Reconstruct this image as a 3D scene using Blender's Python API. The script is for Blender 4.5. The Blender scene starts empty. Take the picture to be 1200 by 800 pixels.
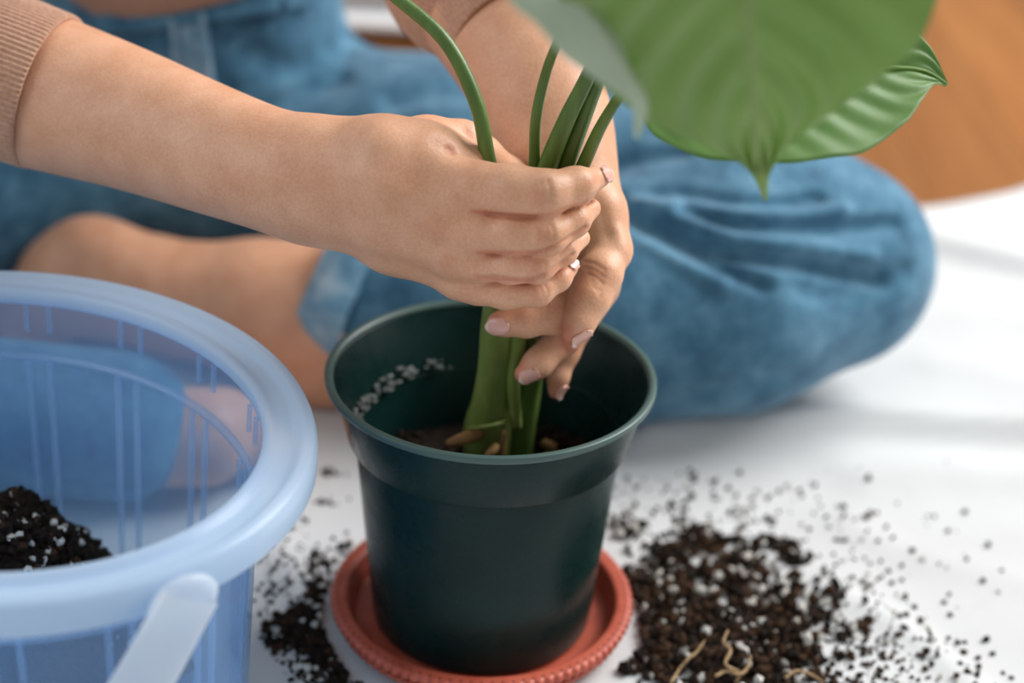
import bpy, bmesh, math, random
import numpy as np
from mathutils import Vector, Matrix

SC = bpy.context.scene
COL = SC.collection
random.seed(4)
RNG = np.random.default_rng(4)

# ------------------------------------------------------------------ camera
PITCH, ROLL = math.radians(27.67), math.radians(2.72)
CAM = np.array([0.0105, -0.8121, 0.6094])
FPX = 2000.0                                   # 60 mm on a 36 mm sensor
_f = np.array([0, math.cos(PITCH), -math.sin(PITCH)])
_r0 = np.array([1.0, 0, 0]); _u0 = np.array([0, math.sin(PITCH), math.cos(PITCH)])
CR = math.cos(ROLL) * _r0 + math.sin(ROLL) * _u0
CU = -math.sin(ROLL) * _r0 + math.cos(ROLL) * _u0
CF = _f
cam_data = bpy.data.cameras.new('camera'); cam = bpy.data.objects.new('camera', cam_data); COL.objects.link(cam)
cam_data.sensor_width = 36; cam_data.lens = 60; cam_data.clip_start = 0.02
cam.matrix_world = Matrix(((CR[0], CU[0], -CF[0], CAM[0]), (CR[1], CU[1], -CF[1], CAM[1]), (CR[2], CU[2], -CF[2], CAM[2]), (0, 0, 0, 1)))
cam_data.dof.use_dof = True
cam_data.dof.focus_distance = 0.838
cam_data.dof.aperture_fstop = 3.2
SC.camera = cam

# ------------------------------------------------------------------ world, daylight, exposure
world = bpy.data.worlds.new('world'); SC.world = world; world.use_nodes = True
_bg = world.node_tree.nodes['Background']
_bg.inputs[0].default_value = (0.93, 0.97, 1.0, 1); _bg.inputs[1].default_value = 0.46

def area(name, loc, target, sx, sy, power, col):
    L = bpy.data.lights.new(name, 'AREA'); L.shape = 'RECTANGLE'; L.size = sx; L.size_y = sy; L.energy = power; L.color = col
    o = bpy.data.objects.new(name, L); COL.objects.link(o); o.location = loc
    o.rotation_euler = (Vector(target) - Vector(loc)).to_track_quat('-Z', 'Y').to_euler()
    return o
area('daylight_window', (1.65, 0.90, 1.75), (0, 0.1, 0.15), 1.6, 1.4, 90, (1.0, 0.985, 0.965))
area('daylight_window_side', (-1.9, -0.6, 1.5), (-0.1, 0.1, 0.1), 1.4, 1.3, 14, (0.93, 0.97, 1.0))

SC.view_settings.view_transform = 'Standard'; SC.view_settings.look = 'None'
SC.view_settings.gamma = 1.0; SC.view_settings.use_curve_mapping = False
SC.view_settings.exposure = 0.0
SC.cycles.transparent_max_bounces = 24

# ------------------------------------------------------------------ helpers
def at(px, py, Y):
    """world point seen along the ray of pixel (px,py) of the 1200x800 frame, on the plane y = Y"""
    d = CF + CR * (px - 600) / FPX - CU * (py - 400) / FPX
    return CAM + d * (Y - CAM[1]) / d[1]
def on_floor(px, py, z=0.0):
    d = CF + CR * (px - 600) / FPX - CU * (py - 400) / FPX
    return CAM + d * (z - CAM[2]) / d[2]
def depth(P): return float((np.asarray(P) - CAM) @ CF)
def project(V):
    d = V - CAM; z = d @ CF
    return np.stack([600 + FPX * (d @ CR) / z, 400 - FPX * (d @ CU) / z], -1)
def ball(px, py, Y, rpx):
    P = at(px, py, Y); return (P, rpx * depth(P) / FPX)
def unit(v): v = np.asarray(v, float); return v / (np.linalg.norm(v) + 1e-12)

def smooth(me, on=True):
    me.polygons.foreach_set('use_smooth', [on] * len(me.polygons)); me.update()
def mesh_from(name, verts, faces, mats, parent=None, sm=True, mi=None):
    me = bpy.data.meshes.new(name)
    if isinstance(faces, np.ndarray):
        nf, k = faces.shape
        me.vertices.add(len(verts)); me.vertices.foreach_set('co', np.asarray(verts, np.float32).ravel())
        me.loops.add(nf * k); me.loops.foreach_set('vertex_index', faces.astype(np.int32).ravel())
        me.polygons.add(nf); me.polygons.foreach_set('loop_start', np.arange(0, nf * k, k, dtype=np.int32))
        me.update(calc_edges=True); me.validate()
    else:
        me.from_pydata([tuple(v) for v in verts], [], faces)
    for m in (mats if isinstance(mats, (list, tuple)) else [mats]): me.materials.append(m)
    if mi is not None: me.polygons.foreach_set('material_index', np.asarray(mi, np.int32))
    smooth(me, sm)
    o = bpy.data.objects.new(name, me); COL.objects.link(o)
    if parent is not None:
        o.parent = parent; o.matrix_parent_inverse = Matrix.Translation(-Vector(parent.location)) if parent.type == 'EMPTY' else Matrix()
    return o
def tag(o, label=None, cat=None, group=None, kind=None):
    if label: o['label'] = label
    if cat: o['category'] = cat
    if group: o['group'] = group
    if kind: o['kind'] = kind
    return o
def thing(name, label, cat, loc, group=None):
    o = bpy.data.objects.new(name, None); COL.objects.link(o); o.location = loc; o.empty_display_size = 0.05
    return tag(o, label, cat, group)

def grid_faces(n, m, wrap_m=False, wrap_n=False, off=0):
    """quads of an n x m vertex grid (row-major)"""
    i = np.arange(n if wrap_n else n - 1); j = np.arange(m if wrap_m else m - 1)
    I, J = np.meshgrid(i, j, indexing='ij'); I2 = (I + 1) % n; J2 = (J + 1) % m
    return (np.stack([I * m + J, I * m + J2, I2 * m + J2, I2 * m + J], -1).reshape(-1, 4) + off)

def catmull(P, n):
    P = np.asarray(P, float); Q = np.vstack([2 * P[0] - P[1], P, 2 * P[-1] - P[-2]])
    out = []; seg = len(P) - 1
    for u in np.linspace(0, seg, n):
        i = min(int(u), seg - 1); t = u - i; a, b, c, d = Q[i:i + 4]
        out.append(0.5 * (2 * b + (c - a) * t + (2 * a - 5 * b + 4 * c - d) * t * t + (3 * b - a - 3 * c + d) * t ** 3))
    return np.array(out)
def frames(C, up=(0.13, 0.2, 0.97)):
    T = np.gradient(C, axis=0); T /= np.linalg.norm(T, axis=1)[:, None] + 1e-12
    n = np.cross(T[0], up); n = unit(n); N = []
    for t in T:
        n = unit(n - t * (n @ t)); N.append(n)
    N = np.array(N); return T, N, np.cross(T, N)
def tube(P, R, seg=16, n=40, squash=1.0, profile=None, cap=True, up=(0.13, 0.2, 0.97)):
    """swept tube through points P with radii R"""
    C = catmull(P, n); Rr = np.clip(catmull(np.stack([R, R, R], -1), n)[:, 0], 1e-5, None)
    T, N, B = frames(C, up); a = np.linspace(0, 2 * np.pi, seg, endpoint=False)
    pr = np.ones(seg) if profile is None else profile(a)
    V = C[:, None] + Rr[:, None, None] * (N[:, None] * (np.cos(a) * pr)[None, :, None] + B[:, None] * (np.sin(a) * pr * squash)[None, :, None])
    V = V.reshape(-1, 3); F = [tuple(f) for f in grid_faces(n, seg, wrap_m=True)]
    if cap:
        k = len(V); V = np.vstack([V, C[0] - T[0] * Rr[0] * .35, C[-1] + T[-1] * Rr[-1] * .35])
        F += [(k, (j + 1) % seg, j) for j in range(seg)] + [(k + 1, (n - 1) * seg + j, (n - 1) * seg + (j + 1) % seg) for j in range(seg)]
    return V, F
def join(parts):
    VV, FF, off = [], [], 0
    for V, F in parts:
        VV.append(np.asarray(V)); FF += [tuple(int(i) + off for i in f) for f in F]; off += len(V)
    return np.vstack(VV), FF
def lathe(prof, seg=96, centre=(0, 0, 0), shape=None):
    """closed profile [(r,z)...] swept round the z axis; shape(angle, r) -> (x,y)"""
    a = np.linspace(0, 2 * np.pi, seg, endpoint=False); prof = np.asarray(prof, float)
    if shape is None: X = prof[:, 0, None] * np.cos(a); Y = prof[:, 0, None] * np.sin(a)
    else: X, Y = shape(a[None, :], prof[:, 0, None])
    Z = np.broadcast_to(prof[:, 1, None], X.shape)
    V = np.stack([X, Y, Z], -1).reshape(-1, 3) + np.asarray(centre)
    return V, grid_faces(len(prof), seg, wrap_m=True, wrap_n=True)[:, ::-1]
def rounded(prof, r=0.001, k=3):
    """round the corners of a closed polygon profile"""
    P = np.asarray(prof, float); out = []
    for i in range(len(P)):
        a, b, c = P[i - 1], P[i], P[(i + 1) % len(P)]
        rr = min(r, .45 * np.linalg.norm(a - b), .45 * np.linalg.norm(c - b)); p, q = b + unit(a - b) * rr, b + unit(c - b) * rr
        for t in np.linspace(0, 1, k): out.append((1 - t) ** 2 * p + 2 * t * (1 - t) * b + t * t * q)
    return np.array(out)

# ------------------------------------------------------------------ materials
class Mat:
    def __init__(self, name):
        self.m = bpy.data.materials.new(name); self.m.use_nodes = True; self.nt = self.m.node_tree
        self.b = self.nt.nodes['Principled BSDF']; self.out = self.nt.nodes['Material Output']
    def n(self, t, **kw):
        x = self.nt.nodes.new(t)
        for k, v in kw.items(): setattr(x, k, v)
        return x
    def l(self, a, b): self.nt.links.new(a, b)
    def coord(self, kind='Object', scale=(1, 1, 1), rot=(0, 0, 0)):
        c = self.n('ShaderNodeTexCoord'); mp = self.n('ShaderNodeMapping'); mp.inputs['Scale'].default_value = scale; mp.inputs['Rotation'].default_value = rot
        self.l(c.outputs[kind], mp.inputs['Vector']); return mp.outputs[0]
    def noise(self, scale, detail=3, rough=.55, vec=None, dist=0):
        x = self.n('ShaderNodeTexNoise'); x.inputs['Scale'].default_value = scale; x.inputs['Detail'].default_value = detail
        x.inputs['Roughness'].default_value = rough; x.inputs['Distortion'].default_value = dist
        self.l(vec if vec is not None else self.coord(), x.inputs['Vector']); return x.outputs['Fac']
    def ramp(self, fac, stops):
        r = self.n('ShaderNodeValToRGB'); e = r.color_ramp.elements
        while len(e) < len(stops): e.new(.5)
        for k, (p, c) in enumerate(stops): e[k].position = p; e[k].color = (*c, 1) if len(c) == 3 else c
        self.l(fac, r.inputs[0]); return r.outputs[0]
    def mix(self, fac, a, b, mode='MIX'):
        x = self.n('ShaderNodeMix', data_type='RGBA', blend_type=mode)
        for s, v in ((0, fac), (6, a), (7, b)):
            if hasattr(v, 'is_linked'): self.l(v, x.inputs[s])
            else: x.inputs[s].default_value = v if s == 0 else (*v, 1)
        return x.outputs[2]
    def bump(self, h, strength=.3, dist=.001):
        x = self.n('ShaderNodeBump'); x.inputs['Strength'].default_value = strength; x.inputs['Distance'].default_value = dist
        self.l(h, x.inputs['Height']); self.l(x.outputs[0], self.b.inputs['Normal']); return x.outputs[0]
    def set(self, **kw):
        for k, v in kw.items():
            i = self.b.inputs[k.replace('_', ' ')]
            if hasattr(v, 'is_linked'): self.l(v, i)
            else: i.default_value = (*v, 1) if isinstance(v, tuple) and len(v) == 3 and i.type == 'RGBA' else v
        return self

M = {}
def skin_mat():
    k = Mat('skin'); at_ = k.n('ShaderNodeAttribute', attribute_name='flush')
    base = k.ramp(k.noise(55, 4), [(.3, (.70, .355, .21)), (.7, (.80, .445, .285))])
    fine = k.ramp(k.noise(700, 2), [(.35, (.90, .88, .86)), (.65, (1, 1, 1))])
    c = k.mix(1.0, base, fine, 'MULTIPLY')
    c = k.mix(at_.outputs['Fac'], c, (.56, .17, .095))
    k.set(Base_Color=c, Roughness=.46, Subsurface_Weight=.14, Subsurface_Radius=(.008, .0034, .0017), Subsurface_Scale=.5)
    k.b.inputs['Specular IOR Level'].default_value = .42
    v = k.n('ShaderNodeTexVoronoi'); v.inputs['Scale'].default_value = 650; k.l(k.coord(), v.inputs['Vector'])
    k.bump(v.outputs['Distance'], .22, .0004); return k.m
M['skin'] = skin_mat()
def simple(name, col, rough=.5, spec=.5, **kw):
    k = Mat(name); k.set(Base_Color=col, Roughness=rough, **kw); k.b.inputs['Specular IOR Level'].default_value = spec; return k.m
M['nail'] = simple('nail', (.78, .43, .35), .25, .6, Coat_Weight=.1)
M['nail_tip'] = simple('nail_tip', (.80, .58, .50), .3)
def denim(name, lo, mid, hi, wear=.5):
    k = Mat(name)
    blot = k.noise(38, 6, .68); slub = k.noise(160, 3, .6, k.coord(scale=(1, 1, 2.6)))
    c = k.ramp(blot, [(.28, lo), (.5, mid), (.75, hi)])
    s = k.ramp(slub, [(.3, (.72, .76, .80)), (.55, (1, 1, 1)), (.8, (1.0, 1.0, 1.0))])
    w = k.n('ShaderNodeTexWave', wave_type='BANDS', bands_direction='DIAGONAL'); w.inputs['Scale'].default_value = 520; w.inputs['Distortion'].default_value = .6
    k.l(k.coord(), w.inputs['Vector'])
    c = k.mix(.85, c, s, 'MULTIPLY')
    k.set(Base_Color=c, Roughness=.86, Sheen_Weight=.25, Sheen_Roughness=.5); k.b.inputs['Specular IOR Level'].default_value = .15
    k.bump(w.outputs['Fac'], .35, .0005); return k.m
M['denim'] = denim('denim', (.030, .105, .185), (.078, .215, .33), (.165, .34, .475))
M['denim_worn'] = denim('denim_worn', (.07, .22, .36), (.24, .42, .55), (.55, .66, .72))
M['denim_dark'] = denim('denim_dark', (.012, .05, .10), (.02, .085, .16), (.04, .13, .22))
def knit_mat():
    k = Mat('knit'); c = k.ramp(k.noise(420, 3), [(.3, (.44, .235, .15)), (.7, (.60, .35, .24))])
    k.set(Base_Color=c, Roughness=.9, Sheen_Weight=.3); k.b.inputs['Specular IOR Level'].default_value = .1
    k.bump(k.noise(1400, 2), .3, .0006); return k.m
M['knit'] = knit_mat()
def pot_mat():
    k = Mat('green_plastic')
    c = k.ramp(k.noise(14, 4), [(.3, (.0025, .016, .0145)), (.7, (.0055, .027, .0245))])
    dust = k.ramp(k.noise(60, 5, .7, k.coord(scale=(1, 1, .35))), [(.60, (0, 0, 0)), (.85, (.10, .10, .10))])
    c = k.mix(dust, c, (.10, .125, .11))
    r = k.ramp(k.noise(90, 4), [(.3, (.22,) * 3), (.7, (.36,) * 3)])
    k.set(Base_Color=c, Roughness=r); k.b.inputs['Specular IOR Level'].default_value = .2
    k.bump(k.noise(900, 3), .12, .0004); return k.m
M['pot'] = pot_mat()
M['pot_edge'] = simple('worn_pot_edge', (.055, .105, .095), .38)
def terracotta():
    k = Mat('terracotta_plastic'); c = k.ramp(k.noise(70, 4), [(.3, (.44, .075, .038)), (.7, (.56, .12, .07))])
    k.set(Base_Color=c, Roughness=.45); k.bump(k.noise(800, 2), .15, .0004); return k.m
M['terracotta'] = terracotta()
M['bead_pit'] = simple('bead_pit', (.22, .035, .02), .7)
def tub_mat(name, tint, dcol, fac, rough=.35, tlf=.5):
    k = Mat(name); tr = k.n('ShaderNodeBsdfTransparent'); tr.inputs[0].default_value = (*tint, 1)
    df = k.n('ShaderNodeBsdfDiffuse'); df.inputs[0].default_value = (*dcol, 1)
    tl = k.n('ShaderNodeBsdfTranslucent'); tl.inputs[0].default_value = (*dcol, 1)
    m1 = k.n('ShaderNodeMixShader'); m1.inputs[0].default_value = .5; m1.inputs[0].default_value = tlf; k.l(df.outputs[0], m1.inputs[1]); k.l(tl.outputs[0], m1.inputs[2])
    m2 = k.n('ShaderNodeMixShader'); m2.inputs[0].default_value = fac; k.l(tr.outputs[0], m2.inputs[1]); k.l(m1.outputs[0], m2.inputs[2])
    gl = k.n('ShaderNodeBsdfGlossy'); gl.inputs['Roughness'].default_value = rough
    lw0 = k.n('ShaderNodeLayerWeight'); pw = k.n('ShaderNodeMath', operation='POWER'); pw.inputs[1].default_value = 4.0; k.l(lw0.outputs['Facing'], pw.inputs[0])
    lw = k.n('ShaderNodeMath', operation='MULTIPLY_ADD'); k.l(pw.outputs[0], lw.inputs[0]); lw.inputs[1].default_value = .45; lw.inputs[2].default_value = .03
    m3 = k.n('ShaderNodeMixShader'); k.l(lw.outputs[0], m3.inputs[0]); k.l(m2.outputs[0], m3.inputs[1]); k.l(gl.outputs[0], m3.inputs[2])
    k.l(m3.outputs[0], k.out.inputs['Surface']); return k.m
M['tub'] = tub_mat('blue_clear_plastic', (.86, .94, 1.0), (.36, .62, 1.0), .23, .22, .55)
M['tub_rim'] = tub_mat('frosted_blue_plastic', (.93, .97, 1.0), (.70, .85, 1.0), .70, .25, .4)
M['tub_rib'] = tub_mat('ribbed_blue_plastic', (.90, .96, 1.0), (.60, .78, 1.0), .26, .3, .6)
M['handle'] = tub_mat('white_plastic', (.92, .96, 1.0), (.86, .93, 1.0), .75, .3)
def soil_mat(name, a, b):
    k = Mat(name); k.set(Base_Color=k.ramp(k.noise(300, 4), [(.3, a), (.7, b)]), Roughness=.95)
    k.b.inputs['Specular IOR Level'].default_value = .15; k.bump(k.noise(1500, 3), .6, .001); return k.m
M['soil'] = soil_mat('dark_soil', (.008, .006, .005), (.030, .020, .014))
M['soil_brown'] = soil_mat('brown_soil', (.022, .012, .007), (.085, .044, .025))
M['perlite'] = soil_mat('perlite', (.55, .52, .46), (.78, .76, .72))
M['crust'] = soil_mat('dried_crust', (.07, .085, .08), (.24, .26, .25))
M['root'] = soil_mat('root', (.30, .19, .10), (.52, .36, .20))
def cloth_mat():
    k = Mat('cotton_cloth'); big = k.noise(7, 4)
    c = k.ramp(big, [(.3, (.60, .605, .605)), (.7, (.675, .69, .695))])
    dirt = k.ramp(k.noise(42, 5, .65), [(.62, (0, 0, 0)), (.85, (.18, .18, .18))]); c = k.mix(dirt, c, (.36, .30, .24))
    k.set(Base_Color=c, Roughness=.92, Sheen_Weight=.2); k.b.inputs['Specular IOR Level'].default_value = .1
    w1 = k.n('ShaderNodeTexWave', bands_direction='X'); w1.inputs['Scale'].default_value = 260; k.l(k.coord(), w1.inputs[0])
    w2 = k.n('ShaderNodeTexWave', bands_direction='Y'); w2.inputs['Scale'].default_value = 260; k.l(k.coord(), w2.inputs[0])
    k.bump(k.mix(.5, w1.outputs[0], w2.outputs[0]), .25, .0006); return k.m
M['cloth'] = cloth_mat()
def wood_mat():
    k = Mat('orange_wood'); oi = k.n('ShaderNodeObjectInfo')
    g = k.noise(6, 5, .6, k.coord(scale=(6, .5, 1)), .6)
    c = k.ramp(g, [(.25, (.32, .115, .03)), (.5, (.38, .15, .042)), (.8, (.46, .195, .06))])
    v = k.ramp(oi.outputs['Random'], [(0, (.68, .66, .64)), (1, (1, 1, 1))])
    k.set(Base_Color=k.mix(1.0, c, v, 'MULTIPLY'), Roughness=.30); return k.m
M['wood'] = wood_mat()
M['wall'] = simple('wall_paint', (.62, .55, .47), .8)
M['linen'] = simple('white_linen', (.80, .81, .82), .9, .1)
def stem_mat(name, a, b, rough=.38):
    k = Mat(name); c = k.ramp(k.noise(40, 4, .6, k.coord(scale=(3, 3, .5))), [(.3, a), (.7, b)])
    k.set(Base_Color=c, Roughness=rough, Subsurface_Weight=.05, Subsurface_Radius=(.002, .004, .001)); k.bump(k.noise(350, 3, .6, k.coord(scale=(2, 2, .2))), .25, .0006); return k.m
M['petiole'] = stem_mat('petiole_green', (.055, .115, .018), (.11, .19, .035))
M['stem'] = stem_mat('stem_green', (.15, .215, .045), (.25, .31, .085))
M['stem_dark'] = stem_mat('young_stem_green', (.07, .14, .025), (.14, .22, .05))
M['node'] = stem_mat('leaf_scar', (.20, .10, .035), (.33, .18, .07), .8)
def leaf_mat(name, a, b, vein, trans, rough=.33):
    k = Mat(name); uv = k.n('ShaderNodeUVMap'); sep = k.n('ShaderNodeSeparateXYZ'); k.l(uv.outputs[0], sep.inputs[0])
    c = k.ramp(k.noise(18, 4), [(.3, a), (.7, b)])
    va = k.n('ShaderNodeAttribute', attribute_name='vein'); c = k.mix(va.outputs['Fac'], c, vein)
    k.set(Base_Color=c, Roughness=rough); k.b.inputs['Specular IOR Level'].default_value = .5
    k.bump(k.noise(120, 3), .12, .001)
    tl = k.n('ShaderNodeBsdfTranslucent'); k.l(k.mix(.5, c, trans), tl.inputs[0])
    mx = k.n('ShaderNodeMixShader'); mx.inputs[0].default_value = .3; k.l(k.b.outputs[0], mx.inputs[1]); k.l(tl.outputs[0], mx.inputs[2]); k.l(mx.outputs[0], k.out.inputs['Surface'])
    return k.m
M['leaf'] = leaf_mat('leaf_green', (.19, .33, .065), (.28, .44, .12), (.36, .47, .16), (.42, .60, .08))
M['leaf_dark'] = leaf_mat('leaf_deep_green', (.11, .24, .045), (.18, .33, .08), (.20, .34, .10), (.25, .45, .06), .42)
M['leaf_pale'] = leaf_mat('leaf_underside', (.52, .66, .50), (.66, .76, .62), (.58, .68, .48), (.4, .6, .25), .35)

# ------------------------------------------------------------------ signed-distance modelling
BIG = 0.06
def smin(a, b, k):
    if k <= 0: return np.minimum(a, b)
    h = np.maximum(k - np.abs(a - b), 0) / k
    return np.minimum(a, b) - h * h * k * .25
class Field:
    def __init__(self, lo, hi, h):
        self.lo = np.asarray(lo, float); self.h = h; self.n = np.ceil((np.asarray(hi) - self.lo) / h).astype(int) + 1
        self.f = np.full(self.n, BIG, np.float32)
    def _box(self, lo, hi):
        a = np.clip(np.floor((lo - self.lo) / self.h).astype(int), 0, self.n - 1); b = np.clip(np.ceil((hi - self.lo) / self.h).astype(int) + 1, 1, self.n)
        return a, np.maximum(b, a + 1)
    def cone(self, A, ra, B, rb, marg, flat=None):
        R = max(ra, rb) + marg; a, b = self._box(np.minimum(A, B) - R, np.maximum(A, B) + R)
        ax = [(self.lo[i] + self.h * np.arange(a[i], b[i])).astype(np.float32) for i in range(3)]
        P = [ax[0][:, None, None] - np.float32(A[0]), ax[1][None, :, None] - np.float32(A[1]), ax[2][None, None, :] - np.float32(A[2])]
        D = (B - A).astype(np.float32); L2 = float(D @ D) + 1e-12
        t = np.clip((P[0] * D[0] + P[1] * D[1] + P[2] * D[2]) / L2, 0, 1)
        q = [P[i] - t * D[i] for i in range(3)]; d2 = q[0] ** 2 + q[1] ** 2 + q[2] ** 2
        if flat is not None:
            n, s = flat; qn = q[0] * np.float32(n[0]) + q[1] * np.float32(n[1]) + q[2] * np.float32(n[2]); d2 = d2 + qn * qn * (1 / s ** 2 - 1)
        return a, b, np.sqrt(d2) - (ra + t * (rb - ra))
    def merge(self, a, b, d, k):
        s = tuple(slice(a[i], b[i]) for i in range(3)); self.f[s] = smin(self.f[s], d.astype(np.float32), k)
    def chain(self, pts, k, flat=None, into=None):
        """union of round cones into this field (or into the scratch field 'into')"""
        tgt = into if into is not None else self
        for (A, ra), (B, rb) in zip(pts[:-1], pts[1:]):
            a, b, d = tgt.cone(A, ra, B, rb, k + 4 * self.h, flat); tgt.merge(a, b, d, k)
    def sub(self, pts, k):
        """a scratch field over the bounding box of pts, same voxels"""
        P = np.array([p for p, r in pts]); R = max(r for p, r in pts) + k + 5 * self.h
        a, b = self._box(P.min(0) - R, P.max(0) + R); s = Field.__new__(Field)
        s.lo = self.lo + a * self.h; s.h = self.h; s.n = b - a; s.f = np.full(s.n, BIG, np.float32); s.a, s.b = a, b; return s
    def add(self, s, k): self.merge(s.a, s.b, s.f, k)
    def cut_plane(self, P, n, within=None):
        ax = [(self.lo[i] + self.h * np.arange(self.n[i])).astype(np.float32) for i in range(3)]
        d = (ax[0] - P[0])[:, None, None] * n[0] + (ax[1] - P[1])[None, :, None] * n[1] + (ax[2] - P[2])[None, None, :] * n[2]
        self.f = np.maximum(self.f, d.astype(np.float32))
    def mesh(self):
        f = self.f; s = f < 0; n = np.array(f.shape)
        c = np.zeros(n - 1, np.uint8)
        offs = [(i, j, k) for i in (0, 1) for j in (0, 1) for k in (0, 1)]
        for o in offs: c += s[o[0]:n[0] - 1 + o[0], o[1]:n[1] - 1 + o[1], o[2]:n[2] - 1 + o[2]]
        mask = (c > 0) & (c < 8); cells = np.argwhere(mask); idx = np.full(mask.shape, -1, np.int32); idx[mask] = np.arange(len(cells))
        val = {o: f[cells[:, 0] + o[0], cells[:, 1] + o[1], cells[:, 2] + o[2]] for o in offs}
        acc = np.zeros((len(cells), 3)); cnt = np.zeros(len(cells))
        for o in offs:
            for ax in range(3):
                if o[ax]: continue
                q = list(o); q[ax] = 1; va, vb = val[o], val[tuple(q)]; x = (va < 0) != (vb < 0)
                t = np.where(x, va / np.where(x, va - vb, 1), 0)
                p = np.tile(np.array(o, float), (len(cells), 1)); p[:, ax] = t; acc += p * x[:, None]; cnt += x
        V = self.lo + self.h * (cells + acc / cnt[:, None]); F = []
        for ax in range(3):
            sl0 = [slice(None)] * 3; sl1 = [slice(None)] * 3; sl0[ax] = slice(0, -1); sl1[ax] = slice(1, None)
            e = np.argwhere(s[tuple(sl0)] != s[tuple(sl1)]); u, v = (ax + 1) % 3, (ax + 2) % 3
            ok = (e[:, u] > 0) & (e[:, v] > 0) & (e[:, u] < n[u] - 1) & (e[:, v] < n[v] - 1); e = e[ok]
            def g(du, dv):
                q = e.copy(); q[:, u] += du; q[:, v] += dv; return idx[q[:, 0], q[:, 1], q[:, 2]]
            Q = np.stack([g(-1, -1), g(0, -1), g(0, 0), g(-1, 0)], -1); ins = s[e[:, 0], e[:, 1], e[:, 2]]
            Q[~ins] = Q[~ins][:, ::-1]; F.append(Q)
        return V, np.vstack(F)
def relax(V, F, it=2, lam=.5):
    a = F.ravel(); b = np.roll(F, -1, 1).ravel()
    for _ in range(it):
        S = np.zeros_like(V); C = np.bincount(a, minlength=len(V)) + np.bincount(b, minlength=len(V))
        for k in range(3): S[:, k] = np.bincount(a, V[b, k], len(V)) + np.bincount(b, V[a, k], len(V))
        V = V + lam * (S / np.maximum(C, 1)[:, None] - V)
    return V
def normals(V, F):
    n = np.cross(V[F[:, 2]] - V[F[:, 0]], V[F[:, 3]] - V[F[:, 1]]); N = np.zeros_like(V)
    for k in range(F.shape[1]):
        for d in range(3): N[:, d] += np.bincount(F[:, k], n[:, d], len(V))
    return N / (np.linalg.norm(N, axis=1)[:, None] + 1e-12)
def seg_dist(Q, pts):
    pts = np.asarray(pts, float); best = np.full(len(Q), 1e9)
    for a, b in zip(pts[:-1], pts[1:]):
        d = b - a; t = np.clip(((Q - a) @ d) / (d @ d + 1e-9), 0, 1); best = np.minimum(best, np.linalg.norm(Q - a - t[:, None] * d, axis=1))
    return best
def stroke(V, N, pts, w, dep, Ymax=None, taper=0):
    """press a groove (dep > 0) or raise a ridge (dep < 0) along a line on the side of the surface that faces the front"""
    Q = project(V); face = np.clip(-(N @ CF) * 2.5, 0, 1)
    if Ymax is not None: face = face * (V[:, 1] < Ymax)
    pts = catmull(np.array(pts, float), 24) if len(pts) > 2 else np.array(pts, float)
    g = np.exp(-(seg_dist(Q, pts) / w) ** 2) * face
    if taper: g = g * np.clip((np.linalg.norm(Q - pts[0], axis=1)) / taper, 0, 1) ** 1.2
    V -= N * (dep * g)[:, None]
    return g
def colour_attr(o, name, val):
    a = o.data.attributes.new(name, 'FLOAT', 'POINT'); a.data.foreach_set('value', np.asarray(val, np.float32))

# ================================================================== SETTING
edge_a, edge_b = on_floor(1086, 249), on_floor(1200, 211)
eu = unit(edge_b - edge_a); ev = np.array([eu[1], -eu[0], 0])      # along the far edge of the cloth, and from it towards the front
def build_floor():
    fl = mesh_from('floor', [(-3, -2, -.03), (4, -2, -.03), (4, 4.2, -.03), (-3, 4.2, -.03), (-3, -2, -.016), (4, -2, -.016), (4, 4.2, -.016), (-3, 4.2, -.016)],
                   [(3, 2, 1, 0), (4, 5, 6, 7), (0, 1, 5, 4), (1, 2, 6, 5), (2, 3, 7, 6), (3, 0, 4, 7)], M['wood'], sm=False)
    tag(fl, 'orange varnished wooden board floor behind the cloth', None, None, 'structure')
    bm = bmesh.new(); bmesh.ops.create_cube(bm, size=1)
    for v in bm.verts: v.co = Vector((v.co.x * .1194, v.co.y * 6.0, v.co.z * .012))
    bmesh.ops.bevel(bm, geom=[e for e in bm.edges], offset=.0005, segments=1, affect='EDGES')
    me = bpy.data.meshes.new('plank'); bm.to_mesh(me); bm.free(); me.materials.append(M['wood'])
    for i in range(56):
        o = bpy.data.objects.new('plank', me); COL.objects.link(o); o.parent = fl
        o.location = (-2.9 + i * .12, 1.1, -.0095)
    w = mesh_from('wall_back', [(-3, 4.2, -.03), (4, 4.2, -.03), (4, 4.3, -.03), (-3, 4.3, -.03), (-3, 4.2, 2.6), (4, 4.2, 2.6), (4, 4.3, 2.6), (-3, 4.3, 2.6)],
                  [(3, 2, 1, 0), (4, 5, 6, 7), (0, 1, 5, 4), (1, 2, 6, 5), (2, 3, 7, 6), (3, 0, 4, 7)], M['wall'], sm=False)
    tag(w, 'plain warm painted wall beyond the wooden floor', None, None, 'structure')
build_floor()

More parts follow.
